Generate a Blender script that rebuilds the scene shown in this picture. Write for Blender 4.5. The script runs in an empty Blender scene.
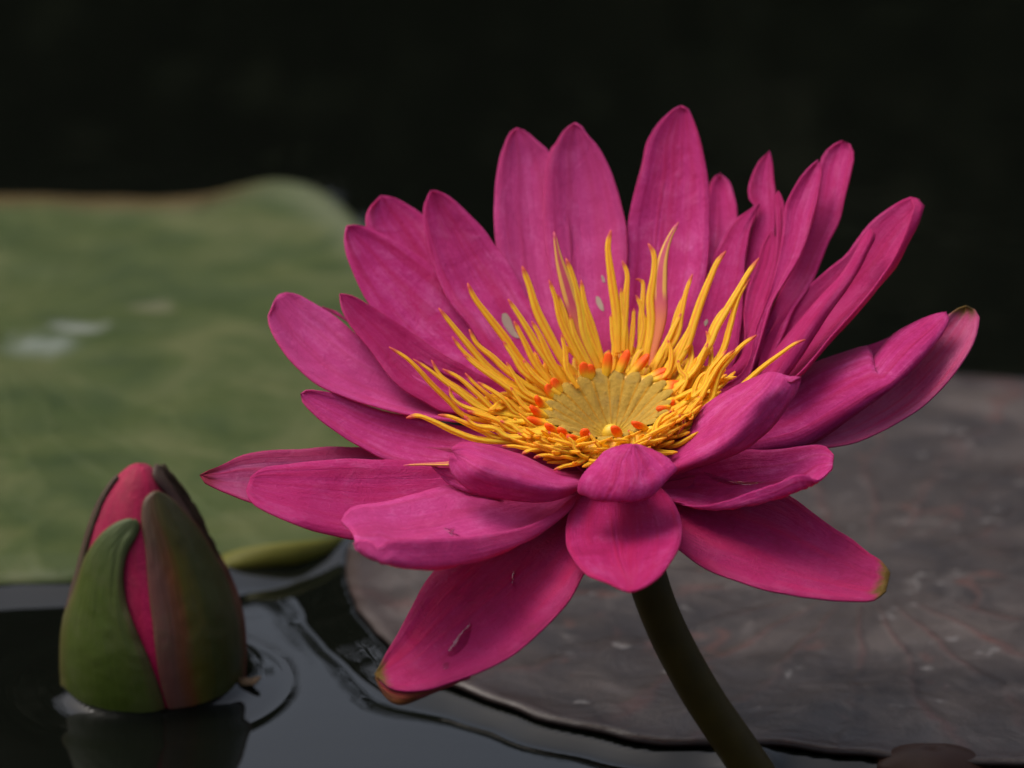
import bpy, math, random
import numpy as np
from math import sin, cos, tan, pi, radians, sqrt, atan2, hypot, exp
from mathutils import Vector, noise
random.seed(7)
S = bpy.context.scene
COL = S.collection

# ------------------------------------------------------------------ camera
PITCH = radians(18.0)
FPX = 2845.0                                   # focal length in pixels
CAM = Vector((0.0, 0.0, 0.284))
cd = bpy.data.cameras.new('camera')
cd.sensor_width = 36.0
cd.lens = 36.0 * FPX / 1024.0
cd.clip_start = 0.02
cd.clip_end = 600.0
cd.dof.use_dof = True
cd.dof.focus_distance = 0.612
cd.dof.aperture_fstop = 11.5
cam = bpy.data.objects.new('camera', cd)
cam.location = CAM
cam.rotation_euler = (pi / 2 - PITCH, 0, 0)
COL.objects.link(cam)
S.camera = cam

# ------------------------------------------------------------------ sky and sun
SUN_EL, SUN_AZ = radians(62), radians(-70)     # azimuth from +Y towards +X
w = bpy.data.worlds.new('World')
S.world = w
w.use_nodes = True
nt = w.node_tree
bg = nt.nodes['Background']
sky = nt.nodes.new('ShaderNodeTexSky')
sky.sky_type = 'NISHITA'
sky.sun_disc = False
sky.sun_elevation = SUN_EL
sky.sun_rotation = SUN_AZ
sky.air_density = 1.0
sky.dust_density = 7.0
sky.ozone_density = 1.0
hs = nt.nodes.new('ShaderNodeHueSaturation')      # an even, nearly white overcast
hs.inputs['Saturation'].default_value = 0.7
nt.links.new(sky.outputs[0], hs.inputs['Color'])
nt.links.new(hs.outputs[0], bg.inputs[0])
bg.inputs[1].default_value = 0.15
sl = bpy.data.lights.new('sun', 'SUN')
sl.energy = 1.1
sl.angle = radians(36)
sl.color = (1.0, 0.97, 0.93)
so = bpy.data.objects.new('sun', sl)
sdir = Vector((sin(SUN_AZ) * cos(SUN_EL), cos(SUN_AZ) * cos(SUN_EL), sin(SUN_EL)))
so.rotation_euler = sdir.to_track_quat('Z', 'Y').to_euler()
so.location = sdir * 5
COL.objects.link(so)
S.view_settings.view_transform = 'Standard'
S.view_settings.look = 'None'
S.view_settings.exposure = 0.34
S.view_settings.gamma = 1.0
S.cycles.use_denoising = True
S.cycles.max_bounces = 8

# ------------------------------------------------------------------ measuring helpers
RIGHT = Vector((1, 0, 0))
UP = Vector((0, sin(PITCH), cos(PITCH)))
FWD = Vector((0, cos(PITCH), -sin(PITCH)))


def ray(u, v):
    return FWD + RIGHT * ((u - 512) / FPX) + UP * ((384 - v) / FPX)


def at_depth(u, v, z):
    return CAM + ray(u, v) * z


def on_water(u, v, z=0.0):
    r = ray(u, v)
    return CAM + r * ((z - CAM.z) / r.z)


FU, FV = 607.0, 400.0                          # flower centre as measured
ZF = 0.6225
K = FPX / ZF / 100.0                           # pixels per cm at the flower
NW = Vector((-0.13, -0.22, 0.97)).normalized()  # flower axis
E2W = (Vector((0, 1, 0)) - NW * NW.y).normalized()
E1W = E2W.cross(NW).normalized()


def tocam(vv):
    return Vector((vv.dot(RIGHT), vv.dot(UP), vv.dot(FWD)))


N_, E1, E2 = tocam(NW), tocam(E1W), tocam(E2W)
FW = at_depth(FU, FV, ZF)


def pw(u, v, wc):
    """pixel + depth (cm behind the flower centre) -> world"""
    return at_depth(u, v, ZF + wc * 0.01)


def fl(r, th, h):
    """flower cylindrical coordinates in cm -> world"""
    return FW + (E1W * (r * cos(th)) + E2W * (r * sin(th)) + NW * h) * 0.01


def proj(p):
    q = p - CAM
    z = q.dot(FWD)
    return 512 + FPX * q.dot(RIGHT) / z, 384 - FPX * q.dot(UP) / z, (z - ZF) * 100


def crom(pts, n):
    """Catmull-Rom through tuples, n samples evenly spaced along the length"""
    P = [tuple(map(float, p)) for p in pts]
    P = [tuple(2 * a - b for a, b in zip(P[0], P[1]))] + P + [tuple(2 * a - b for a, b in zip(P[-1], P[-2]))]
    dense = []
    for i in range(1, len(P) - 2):
        p0, p1, p2, p3 = P[i - 1], P[i], P[i + 1], P[i + 2]
        t01 = max(1e-6, sum((a - b) ** 2 for a, b in zip(p0, p1)) ** .25)
        t12 = max(1e-6, sum((a - b) ** 2 for a, b in zip(p1, p2)) ** .25)
        t23 = max(1e-6, sum((a - b) ** 2 for a, b in zip(p2, p3)) ** .25)
        for k in range(12):
            t = k / 12
            o = []
            for a0, a1, a2, a3 in zip(p0, p1, p2, p3):
                m1 = (a2 - a1) + t12 * ((a1 - a0) / t01 - (a2 - a0) / (t01 + t12))
                m2 = (a2 - a1) + t12 * ((a3 - a2) / t23 - (a3 - a1) / (t12 + t23))
                o.append(a1 + m1 * t + (3 * (a2 - a1) - 2 * m1 - m2) * t * t + (2 * (a1 - a2) + m1 + m2) * t ** 3)
            dense.append(tuple(o))
    dense.append(P[-2])
    L = [0.0]
    for a, b in zip(dense, dense[1:]):
        L.append(L[-1] + sqrt(sum((x - y) ** 2 for x, y in zip(a, b))))
    out, j = [], 0
    for i in range(n):
        s = L[-1] * i / (n - 1)
        while j < len(L) - 2 and L[j + 1] < s:
            j += 1
        f = (s - L[j]) / max(1e-9, L[j + 1] - L[j])
        f = min(1, max(0, f))
        out.append(tuple(x + (y - x) * f for x, y in zip(dense[j], dense[j + 1])))
    return out


def smooth(a, b, x):
    t = min(1, max(0, (x - a) / (b - a)))
    return t * t * (3 - 2 * t)


# ------------------------------------------------------------------ object helpers
def tag(o, label=None, cat=None, group=None, kind=None):
    for k, v in (('label', label), ('category', cat), ('group', group), ('kind', kind)):
        if v:
            o[k] = v
    return o


def empty(name, loc):
    o = bpy.data.objects.new(name, None)
    o.location = loc
    o.empty_display_size = 0.02
    COL.objects.link(o)
    return o


def build(name, verts, faces, mats, parent=None, uvs=None, midx=None, solid=0, moff=0, shade=True, sub=0):
    off = Vector((0, 0, 0))
    if parent:
        p = parent
        while p:
            off += p.location
            p = p.parent
    me = bpy.data.meshes.new(name)
    me.from_pydata([tuple(Vector(v) - off) for v in verts], [], faces)
    if uvs:
        ul = me.uv_layers.new(name='UVMap')
        for l in me.loops:
            ul.data[l.index].uv = uvs[l.vertex_index]
    for m in (mats if isinstance(mats, (list, tuple)) else [mats]):
        me.materials.append(m)
    if midx:
        for f, i in zip(me.polygons, midx):
            f.material_index = i
    for f in me.polygons:
        f.use_smooth = shade
    me.update()
    o = bpy.data.objects.new(name, me)
    COL.objects.link(o)
    o.parent = parent
    if solid:
        m = o.modifiers.new('thickness', 'SOLIDIFY')
        m.thickness = solid
        m.offset = 0
        m.material_offset = moff
        m.use_even_offset = False
    if sub:
        m = o.modifiers.new('smooth', 'SUBSURF')
        m.levels = m.render_levels = sub
    return o


def grid_faces(nu, nv, base=0, flip=False):
    f = []
    for i in range(nu - 1):
        for j in range(nv - 1):
            a = base + i * nv + j
            q = (a, a + nv, a + nv + 1, a + 1)
            f.append(q[::-1] if flip else q)
    return f


# ------------------------------------------------------------------ materials
class Mat:
    def __init__(s, name):
        s.m = bpy.data.materials.new(name)
        s.m.use_nodes = True
        s.t = s.m.node_tree
        s.b = s.t.nodes['Principled BSDF']
        s.out = s.t.nodes['Material Output']

    def n(s, typ, **kw):
        x = s.t.nodes.new(typ)
        for k, v in kw.items():
            setattr(x, k, v)
        return x

    def l(s, a, b):
        s.t.links.new(a, b)

    def val(s, x, sock):
        if isinstance(x, (int, float)):
            sock.default_value = x
        elif isinstance(x, tuple):
            sock.default_value = x if len(x) == len(sock.default_value) else x + (1,)
        else:
            s.l(x, sock)

    def math(s, op, a, b=0.0, c=None, clamp=False):
        x = s.n('ShaderNodeMath', operation=op, use_clamp=clamp)
        s.val(a, x.inputs[0])
        s.val(b, x.inputs[1])
        if c is not None:
            s.val(c, x.inputs[2])
        return x.outputs[0]

    def mix(s, f, a, b, mode='MIX'):
        x = s.n('ShaderNodeMix', data_type='RGBA', blend_type=mode)
        s.val(f, x.inputs[0])
        s.val(a, x.inputs[6])
        s.val(b, x.inputs[7])
        return x.outputs[2]

    def noise(s, vec, scale, detail=4, rough=.55, dist=0):
        x = s.n('ShaderNodeTexNoise')
        if vec is not None:
            s.l(vec, x.inputs['Vector'])
        x.inputs['Scale'].default_value = scale
        x.inputs['Detail'].default_value = detail
        x.inputs['Roughness'].default_value = rough
        x.inputs['Distortion'].default_value = dist
        return x.outputs[0]

    def map(s, vec, scale=(1, 1, 1), loc=(0, 0, 0)):
        x = s.n('ShaderNodeMapping')
        s.l(vec, x.inputs[0])
        x.inputs['Scale'].default_value = scale
        s.val(loc, x.inputs['Location'])
        return x.outputs[0]

    def range(s, v, a, b, c=0.0, d=1.0):
        x = s.n('ShaderNodeMapRange', interpolation_type='SMOOTHSTEP')
        s.val(v, x.inputs[0])
        for i, k in enumerate((a, b, c, d)):
            x.inputs[i + 1].default_value = k
        return x.outputs[0]

    def ramp(s, f, stops):
        x = s.n('ShaderNodeValToRGB')
        s.val(f, x.inputs[0])
        e = x.color_ramp.elements
        while len(e) < len(stops):
            e.new(0.5)
        for k, (p, c) in zip(e, stops):
            k.position = p
            k.color = tuple(c) + (1,)
        return x.outputs[0]

    def bump(s, h, strength, dist):
        x = s.n('ShaderNodeBump')
        s.l(h, x.inputs['Height'])
        x.inputs['Strength'].default_value = strength
        x.inputs['Distance'].default_value = dist
        s.l(x.outputs[0], s.b.inputs['Normal'])
        return x.outputs[0]

    def set(s, **kw):
        for k, v in kw.items():
            s.val(v, s.b.inputs[k.replace('_', ' ')])
        return s

    def uv(s):
        x = s.n('ShaderNodeUVMap')
        q = s.n('ShaderNodeSeparateXYZ')
        s.l(x.outputs[0], q.inputs[0])
        return x.outputs[0], q.outputs[0], q.outputs[1]

    def obj(s):
        return s.n('ShaderNodeTexCoord').outputs['Object']

    def rnd(s):
        return s.n('ShaderNodeObjectInfo').outputs['Random']

    def translucent(s, color, amount):
        t = s.n('ShaderNodeBsdfTranslucent')
        s.val(color, t.inputs[0])
        x = s.n('ShaderNodeMixShader')
        s.val(amount, x.inputs[0])
        s.l(s.b.outputs[0], x.inputs[1])
        s.l(t.outputs[0], x.inputs[2])
        s.l(x.outputs[0], s.out.inputs[0])


def petal_material(name, deep, mid, pale, tip=None, trans=0.40, rough=.55, spec=.10, vary=0.0):
    M = Mat(name)
    uv, u, v = M.uv()
    r = M.rnd()
    shift = M.n('ShaderNodeCombineXYZ')
    M.l(M.math('MULTIPLY', r, 37.0), shift.inputs[0])
    M.l(M.math('MULTIPLY', r, 11.0), shift.inputs[1])
    ob = M.obj()
    fib = M.noise(M.map(uv, (34, 9, 1), shift.outputs[0]), 1.0, 6, .7, 1.6)
    fine = M.noise(ob, 620, 5, .7, 1.8)
    blot = M.noise(M.map(uv, (2.6, 3.4, 1), shift.outputs[0]), 1.0, 5, .62, 1.6)
    streak = M.noise(M.map(uv, (7, 1.1, 1), shift.outputs[0]), 1.0, 4, .6, .8)
    vein = M.noise(M.map(uv, (24, .7, 1), shift.outputs[0]), 1.0, 2, .5, .3)
    cloud = M.noise(ob, 95, 5, .65, 1.5)
    f = M.math('ADD', M.math('MULTIPLY', fib, .22), M.math('ADD', M.math('MULTIPLY', blot, .40), M.math('MULTIPLY', cloud, .38)))
    f = M.math('ADD', f, M.math('MULTIPLY', M.math('SUBTRACT', fine, .5), .30))
    c = M.ramp(f, [(.31, deep), (.5, mid), (.70, pale)])
    red = M.range(M.math('ADD', streak, M.math('MULTIPLY', blot, .35)), .62, .84)
    c = M.mix(M.math('MULTIPLY', red, .5), c, (.47, .008, .075))
    c = M.mix(M.math('MULTIPLY', M.range(vein, .56, .68), .2), c, (.40, .008, .10))
    c = M.mix(M.range(r, .55, 1.0, 0, .55 * vary), c, (.42, .010, .10))
    c = M.mix(M.range(r, .40, .0, 0, .30 * vary), c, (.72, .13, .40))
    e = M.math('ABSOLUTE', M.math('SUBTRACT', u, .5))
    c = M.mix(M.math('MULTIPLY', M.range(e, .475, .5), .25), c, (.60, .05, .20))
    c = M.mix(M.math('MULTIPLY', M.range(v, .38, .05), .5), c, (.47, .010, .06))
    if tip:
        te = M.math('ADD', v, M.math('MULTIPLY', M.math('SUBTRACT', blot, .5), .10))
        c = M.mix(M.range(te, .93, .98), c, tip)
    h = M.math('ADD', M.math('MULTIPLY', fib, .5), M.math('ADD', M.math('MULTIPLY', fine, .75), M.math('ADD', M.math('MULTIPLY', streak, 1.6), M.math('MULTIPLY', cloud, 1.2))))
    M.bump(h, .5, .0008)
    M.set(Base_Color=c, Roughness=rough, Specular_IOR_Level=spec, Sheen_Weight=.05, Sheen_Roughness=.4)
    M.b.inputs['Sheen Tint'].default_value = (1, .8, .95, 1)
    M.translucent(M.mix(1.0, c, (1.15, .25, .42), 'MULTIPLY'), trans)
    return M.m


PETAL = petal_material('magenta petal', (.44, .012, .125), (.57, .040, .235), (.72, .150, .430), vary=1.0)
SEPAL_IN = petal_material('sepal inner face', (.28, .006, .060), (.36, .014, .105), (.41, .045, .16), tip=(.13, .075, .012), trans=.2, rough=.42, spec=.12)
PETAL_PALE = petal_material('weathered pale petal', (.38, .03, .13), (.46, .07, .21), (.52, .14, .29), tip=(.26, .02, .05))
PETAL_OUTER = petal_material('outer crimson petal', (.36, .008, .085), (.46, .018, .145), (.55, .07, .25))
SEPAL_OUT = petal_material('sepal outer face', (.09, .028, .006), (.13, .040, .008), (.16, .055, .012), tip=(.11, .040, .006), trans=.1, rough=.5, spec=.12)
SEPAL_PALE = petal_material('weathered sepal face', (.40, .03, .13), (.44, .075, .19), (.47, .13, .23), tip=(.13, .075, .012), trans=.2, rough=.45, spec=.15)


def stamen_material(name, tip):
    M = Mat(name)
    uv, u, v = M.uv()
    r = M.rnd()
    e = M.math('ABSOLUTE', M.math('SUBTRACT', M.math('MODULO', M.math('MULTIPLY', u, 2.0), 1.0), .5))   # 0 mid of a face, .5 edge
    n = M.noise(M.map(uv, (3, 9, 1), (0, 0, 0)), 1.0, 4)
    c = M.mix(r, (.98, .74, .055), (.97, .64, .035))
    c = M.mix(M.math('MULTIPLY', M.range(n, .4, .7), .3), c, (.85, .36, .015))
    c = M.mix(M.math('MULTIPLY', M.range(v, .25, .03), .4), c, (.94, .36, .015))
    groove = M.math('MULTIPLY', M.range(e, .13, .0), M.range(v, .12, .4))
    edge = M.math('MULTIPLY', M.range(e, .33, .5), M.range(v, .1, .5))
    c = M.mix(M.math('MULTIPLY', edge, .75), c, (.80, .20, .03))
    c = M.mix(M.math('MULTIPLY', groove, .6), c, (.80, .18, .04))
    c = M.mix(M.math('MULTIPLY', M.range(v, .90, .965), .9), c, tip)
    M.bump(n, .3, .0004)
    M.set(Base_Color=c, Roughness=.45, Specular_IOR_Level=.18)
    M.translucent(c, .48)
    return M.m


def petaloid_material():
    M = Mat('petaloid stamen')
    uv, u, v = M.uv()
    e = M.math('ABSOLUTE', M.math('SUBTRACT', M.math('MODULO', M.math('MULTIPLY', u, 2.0), 1.0), .5))
    pink = M.mix(M.noise(M.map(uv, (4, 8, 1)), 1.0, 4), (.50, .03, .10), (.60, .10, .13))
    anth = M.math('MULTIPLY', M.math('MULTIPLY', M.range(e, .10, .18), M.range(e, .46, .36)), M.range(v, .42, .52))
    anth = M.math('MULTIPLY', anth, M.range(v, .97, .93))
    c = M.mix(anth, pink, (.74, .38, .07))
    c = M.mix(M.math('MULTIPLY', M.range(v, .5, .25), .8), c, (.70, .20, .04))
    M.set(Base_Color=c, Roughness=.45, Specular_IOR_Level=.35)
    M.translucent(c, .2)
    return M.m


def appendage_material():
    M = Mat('orange tipped appendage')
    uv, u, v = M.uv()
    n = M.noise(M.map(uv, (3, 4, 1)), 1.0, 3)
    c = M.ramp(M.math('ADD', v, M.math('MULTIPLY', M.math('SUBTRACT', n, .5), .12)),
               [(.30, (.86, .48, .02)), (.52, (.90, .24, .008)), (.72, (.90, .105, .004))])
    M.set(Base_Color=c, Roughness=.5, Specular_IOR_Level=.2)
    M.translucent(c, .2)
    return M.m


def disc_material():
    M = Mat('stigmatic disc')
    uv, u, v = M.uv()          # u: 0 groove .. 1 ridge, v: 0 centre .. 1 rim
    o = M.obj()
    n = M.noise(o, 900, 4, .6)
    n2 = M.noise(o, 260, 3, .6)
    c = M.mix(n, (.28, .165, .025), (.45, .28, .052))
    c = M.mix(M.math('MULTIPLY', M.range(n2, .5, .72), .5), c, (.27, .18, .055))
    c = M.mix(M.math('MULTIPLY', M.range(u, .6, .1), .8), c, (.42, .19, .012))
    c = M.mix(M.math('MULTIPLY', M.range(v, .35, .05), .75), c, (.60, .36, .03))
    M.bump(M.math('ADD', n, n2), .5, .0006)
    M.set(Base_Color=c, Roughness=.9, Specular_IOR_Level=.08)
    return M.m


def simple(name, c1, c2, scale, rough=.5, spec=.4, bump=.2, bd=.0005):
    M = Mat(name)
    n = M.noise(M.obj(), scale, 5, .6)
    M.bump(n, bump, bd)
    M.set(Base_Color=M.mix(n, c1, c2), Roughness=rough, Specular_IOR_Level=spec)
    return M.m


FILAMENT = stamen_material('inner filament', (.95, .42, .03))
STAMEN, PETALOID, APPEND, DISC = stamen_material('stamen', (.68, .09, .10)), petaloid_material(), appendage_material(), disc_material()
YELLOW = simple('yellow knob', (.62, .36, .02), (.74, .48, .04), 500)
OVARY = simple('ovary', (.34, .02, .06), (.5, .12, .02), 200)
STEM = simple('olive stem', (.020, .014, .003), (.050, .034, .006), 160, .5, .14)

# ------------------------------------------------------------------ water, pads: traced on the water plane
def ground_outline(pts, n, z=0.0):
    px = crom(pts + [pts[0]], n + 1)[:-1]
    return [on_water(u, v, z) for u, v in px]


LEFT_PAD = [(-330, 560), (-200, 600), (-60, 596), (0, 590), (70, 589), (160, 583), (232, 566), (290, 562), (335, 548), (390, 500), (425, 420), (425, 330),
            (392, 275), (355, 232), (318, 208), (275, 200), (240, 206), (208, 214), (120, 212), (40, 208), (-80, 206), (-240, 215), (-380, 290), (-420, 430)]
RIGHT_PAD = [(345, 558), (346, 590), (362, 622), (385, 650), (420, 680), (452, 697), (500, 714), (548, 731), (600, 745), (650, 753), (705, 757), (780, 757), (860, 766),
             (980, 775), (1120, 770), (1300, 720), (1400, 600), (1330, 480), (1180, 405), (1024, 388), (950, 383), (850, 388), (720, 410), (560, 450), (440, 500), (370, 532)]
LP = ground_outline(LEFT_PAD, 220)
RP = ground_outline(RIGHT_PAD, 260)
for p_ in RP:
    p_ += Vector((noise.noise(p_ * 90), noise.noise(p_ * 90 + Vector((7, 3, 1))), 0)) * .0013 + Vector((noise.noise(p_ * 30), noise.noise(p_ * 30 + Vector((5, 2, 1))), 0)) * .0015
BUD_C = on_water(152.5, 682)
STEM_C = on_water(752, 768)


def dist_poly(x, y, poly):
    best = 1e9
    for i in range(len(poly)):
        a, b = poly[i - 1], poly[i]
        dx, dy = b.x - a.x, b.y - a.y
        t = ((x - a.x) * dx + (y - a.y) * dy) / (dx * dx + dy * dy + 1e-12)
        t = min(1, max(0, t))
        d = (x - a.x - t * dx) ** 2 + (y - a.y - t * dy) ** 2
        if d < best:
            best = d
    return sqrt(best)


def inside(x, y, poly):
    c = False
    for i in range(len(poly)):
        a, b = poly[i - 1], poly[i]
        if (a.y > y) != (b.y > y) and x < (b.x - a.x) * (y - a.y) / (b.y - a.y) + a.x:
            c = not c
    return c


def poly_field(X, Y, poly):
    best = np.full(X.shape, 1e9)
    ins = np.zeros(X.shape, bool)
    for i in range(len(poly)):
        a, b = poly[i - 1], poly[i]
        dx, dy = b.x - a.x, b.y - a.y
        t = np.clip(((X - a.x) * dx + (Y - a.y) * dy) / (dx * dx + dy * dy + 1e-12), 0, 1)
        best = np.minimum(best, (X - a.x - t * dx) ** 2 + (Y - a.y - t * dy) ** 2)
        if a.y != b.y:
            ins ^= ((a.y > Y) != (b.y > Y)) & (X < (b.x - a.x) * (Y - a.y) / (b.y - a.y) + a.x)
    return np.sqrt(best), ins


def axis(lo, hi, step, far, n):
    a = [lo + step * i for i in range(int((hi - lo) / step) + 1)]
    g = [(i / n) ** 2.2 for i in range(1, n + 1)]
    return [lo - (lo - far[0]) * k for k in reversed(g)] + a + [a[-1] + (far[1] - a[-1]) * k for k in g]


xs = axis(-.145, .165, .0011, (-7, 7), 22)
ys = axis(.545, .97, .0013, (-3, 4.6), 26)
X, Y = np.meshgrid(np.array(xs), np.array(ys), indexing='ij')
NZ = np.array([[noise.noise(Vector((x * 28, y * 28, 3))) if abs(x) < .4 and .4 < y < 1.4 else 0 for y in ys] for x in xs])
Z = np.zeros(X.shape)
d = np.hypot(X - BUD_C.x, Y - BUD_C.y) - .0215
k = 1 + .25 * NZ
Z += .0020 * np.exp(-np.maximum(d, 0) / (.0022 * k)) - .0002 * np.exp(-((d - .0125 * k) / .0035) ** 2)
d = np.hypot(X - STEM_C.x, Y - STEM_C.y) - .005
Z += .0018 * np.exp(-np.maximum(d, 0) / .003)
for poly in (LP, RP):
    d, ins = poly_field(X, Y, poly)
    k = (1 + .5 * NZ) * (.62 + .5 * np.clip((-.015 - X) / .03, 0, 1))
    out = .0019 * np.exp(-(d / (.0060 * k)) ** 1.5) - .0005 * np.exp(-((d - .0125 * k) / (.0036 * k)) ** 2)
    Z += np.where(ins, .0019 - .0075 * np.clip(d / .006, 0, 1), out)
V = [(x, y, Z[i, j]) for i, x in enumerate(xs) for j, y in enumerate(ys)]
F = grid_faces(len(xs), len(ys))
M = Mat('dark pond water')
o_ = M.obj()
n1 = M.noise(M.map(o_, (1.2, 7, 1)), 3.0, 3, .5)
n2 = M.noise(M.map(o_, (14, 40, 1)), 1.0, 2, .5)
M.bump(M.math('ADD', M.math('MULTIPLY', n1, 1.0), M.math('MULTIPLY', n2, .12)), .05, .004)
M.set(Base_Color=(.0025, .0030, .0022), Roughness=.03, IOR=1.33)
M.b.inputs['Specular IOR Level'].default_value = .5
WATER = M.m
tag(build('water', V, F, WATER), kind='structure')


# ------------------------------------------------------------------ lily pads
def pad_material(name, kind, centre):
    M = Mat(name)
    o = M.obj()
    sx = M.n('ShaderNodeSeparateXYZ')
    M.l(o, sx.inputs[0])
    uv, u, v = M.uv()                                    # u angle 0..1, v 0 centre 1 rim
    big = M.noise(o, 22, 5, .6, .8)
    mid = M.noise(o, 75, 5, .6, .5)
    fine = M.noise(o, 420, 4, .6)
    wob = M.math('MULTIPLY', M.math('SUBTRACT', M.noise(o, 26, 4), .5), 1.5)
    ang = M.math('ADD', M.math('MULTIPLY', u, 19.0), wob)
    vein = M.math('ABSOLUTE', M.math('SUBTRACT', M.math('FRACT', ang), .5))
    if kind == 'green':
        c = M.ramp(big, [(.33, (.016, .030, .004)), (.5, (.034, .048, .009)), (.67, (.062, .070, .022))])
        c = M.mix(M.math('MULTIPLY', M.range(mid, .5, .75), .4), c, (.030, .050, .008))
        c = M.mix(M.math('MULTIPLY', M.range(vein, .12, .0), .12), c, (.08, .09, .035))
        brown = M.math('MULTIPLY', M.range(v, .88, .97), M.math('MULTIPLY', M.range(sx.outputs[1], .03, .1), M.range(sx.outputs[0], .09, .05)))
        c = M.mix(M.math('MULTIPLY', brown, .75), c, (.060, .030, .006))
        rimc = M.math('MULTIPLY', M.range(v, .86, .97), M.math('MULTIPLY', M.range(sx.outputs[1], .03, .1), M.range(sx.outputs[0], .06, .10)))
        c = M.mix(M.math('MULTIPLY', rimc, .6), c, (.10, .11, .06))
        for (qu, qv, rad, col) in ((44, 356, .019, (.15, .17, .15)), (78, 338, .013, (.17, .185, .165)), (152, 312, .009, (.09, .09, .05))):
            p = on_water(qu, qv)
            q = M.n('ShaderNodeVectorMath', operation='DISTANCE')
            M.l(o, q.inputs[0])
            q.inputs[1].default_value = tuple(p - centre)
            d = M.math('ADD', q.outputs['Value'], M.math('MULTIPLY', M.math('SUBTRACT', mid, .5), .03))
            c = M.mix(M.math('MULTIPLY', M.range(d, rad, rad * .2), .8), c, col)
        rough, spec = .5, .16
        rgh = M.math('ADD', .42, M.math('MULTIPLY', mid, .2))
    else:
        c = M.ramp(big, [(.36, (.013, .0085, .007)), (.5, (.028, .020, .0165)), (.64, (.054, .041, .035))])
        c = M.mix(M.math('MULTIPLY', M.range(mid, .52, .75), .5), c, (.080, .068, .064))
        c = M.mix(M.math('MULTIPLY', M.math('MULTIPLY', M.range(vein, .13, .0), M.math('MULTIPLY', M.range(v, .06, .3), M.range(big, .38, .62))), .38), c, (.075, .020, .016))
        c = M.mix(M.math('MULTIPLY', M.range(M.noise(o, 130, 3, .6, .4), .64, .72), .6), c, (.13, .12, .115))  # pale flecks: whitish specks, and wet glints painted into the colour
        c = M.mix(M.math('MULTIPLY', M.range(M.noise(o, 60, 3, .5, .8), .62, .72), .5), c, (.075, .028, .020))
        c = M.mix(M.math('MULTIPLY', M.range(v, .90, .985), .6), c, (.022, .011, .009))
        spec = .28
        rgh = M.math('ADD', .20, M.math('MULTIPLY', mid, .45))
    h = M.math('ADD', M.math('MULTIPLY', mid, 1.0), M.math('ADD', M.math('MULTIPLY', fine, .12), M.math('MULTIPLY', M.math('MULTIPLY', M.range(v, .05, .35), M.range(vein, .2, .0)), .3)))
    M.bump(h, .5, .0016)
    M.set(Base_Color=c, Roughness=rgh, Specular_IOR_Level=spec)
    return M.m


def pad(outline, centre, mat, name, lift, rim, seed):
    """radial sheet from centre to outline; lift(u, v) gives height"""
    nr = 26
    n = len(outline)
    root_c = Vector((centre.x, centre.y, 0))
    verts, uvs, faces = [], [], []
    for i in range(nr + 1):
        t = (i / nr) ** .8
        for j in range(n + 1):
            p = outline[j % n]
            x = centre.x + (p.x - centre.x) * t
            y = centre.y + (p.y - centre.y) * t
            z = lift(x, y, t, p)
            verts.append((x, y, z))
            uvs.append((j / n, t))
    faces = grid_faces(nr + 1, n + 1, flip=True)
    o = empty(name, root_c)
    b = build('leaf_blade', verts, faces, mat, o, uvs, solid=.0012)
    return o


LC = on_water(-10, 345)
RC = on_water(868, 588)


def lift_left(x, y, t, p):
    q = Vector((x, y, 0))
    z = .0035 + .0022 * noise.noise(q * 14) + .0012 * noise.noise(q * 40)
    z -= .0012 * (1 - t)
    hump = exp(-((p.x - on_water(272, 185).x) / .035) ** 2) * smooth(.9, 1.1, p.y)
    back = smooth(.95, 1.08, p.y)
    z += smooth(.86, 1.0, t) * (.0015 * back + .003 * hump)
    front = 1 - smooth(.72, .80, p.y)
    z -= smooth(.93, 1.0, t) * .0024 * front
    return max(z, .0012)


def lift_right(x, y, t, p):
    q = Vector((x, y, 5))
    z = .0022 + .0011 * noise.noise(q * 22) + .0007 * noise.noise(q * 60)
    z += smooth(.94, 1.0, t) * .0006
    return max(z, .0012)


lp = pad(LP, LC, pad_material('green pad', 'green', Vector((LC.x, LC.y, 0))), 'lily_pad', lift_left, 0, 1)
tag(lp, 'large green lily pad with brownish far rim behind the closed bud', 'lily pad')
rp = pad(RP, RC, pad_material('wet brown pad', 'brown', Vector((RC.x, RC.y, 0))), 'lily_pad', lift_right, 0, 2)
tag(rp, 'wet grey brown lily pad with reddish veins under the open flower', 'lily pad')

# the near rim of the green pad is turned up and shows its yellow green underside
top = crom([(222, 556), (245, 549), (275, 544), (305, 541), (330, 538), (352, 532)], 40)
bot = crom([(222, 569), (245, 569), (275, 567), (300, 564), (328, 555), (350, 541)], 40)
verts, uvs = [], []
for i in range(40):
    a = on_water(*bot[i], .0005)
    zz = .006 * sin(pi * (i + .5) / 40) ** .5 + .0005
    b = on_water(top[i][0], top[i][1], zz)
    for k in range(6):
        t = k / 5
        q = a.lerp(b, t)
        q.y -= .0015 * sin(pi * t)
        verts.append(q)
        uvs.append((i / 39, t))
RIM = simple('yellow green pad underside', (.060, .060, .006), (.10, .095, .014), 120, .6, .15)
tag(build('turned_up_rim', verts, grid_faces(40, 6), RIM, lp, uvs, solid=.001), 'yellow green turned up rim')

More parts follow.
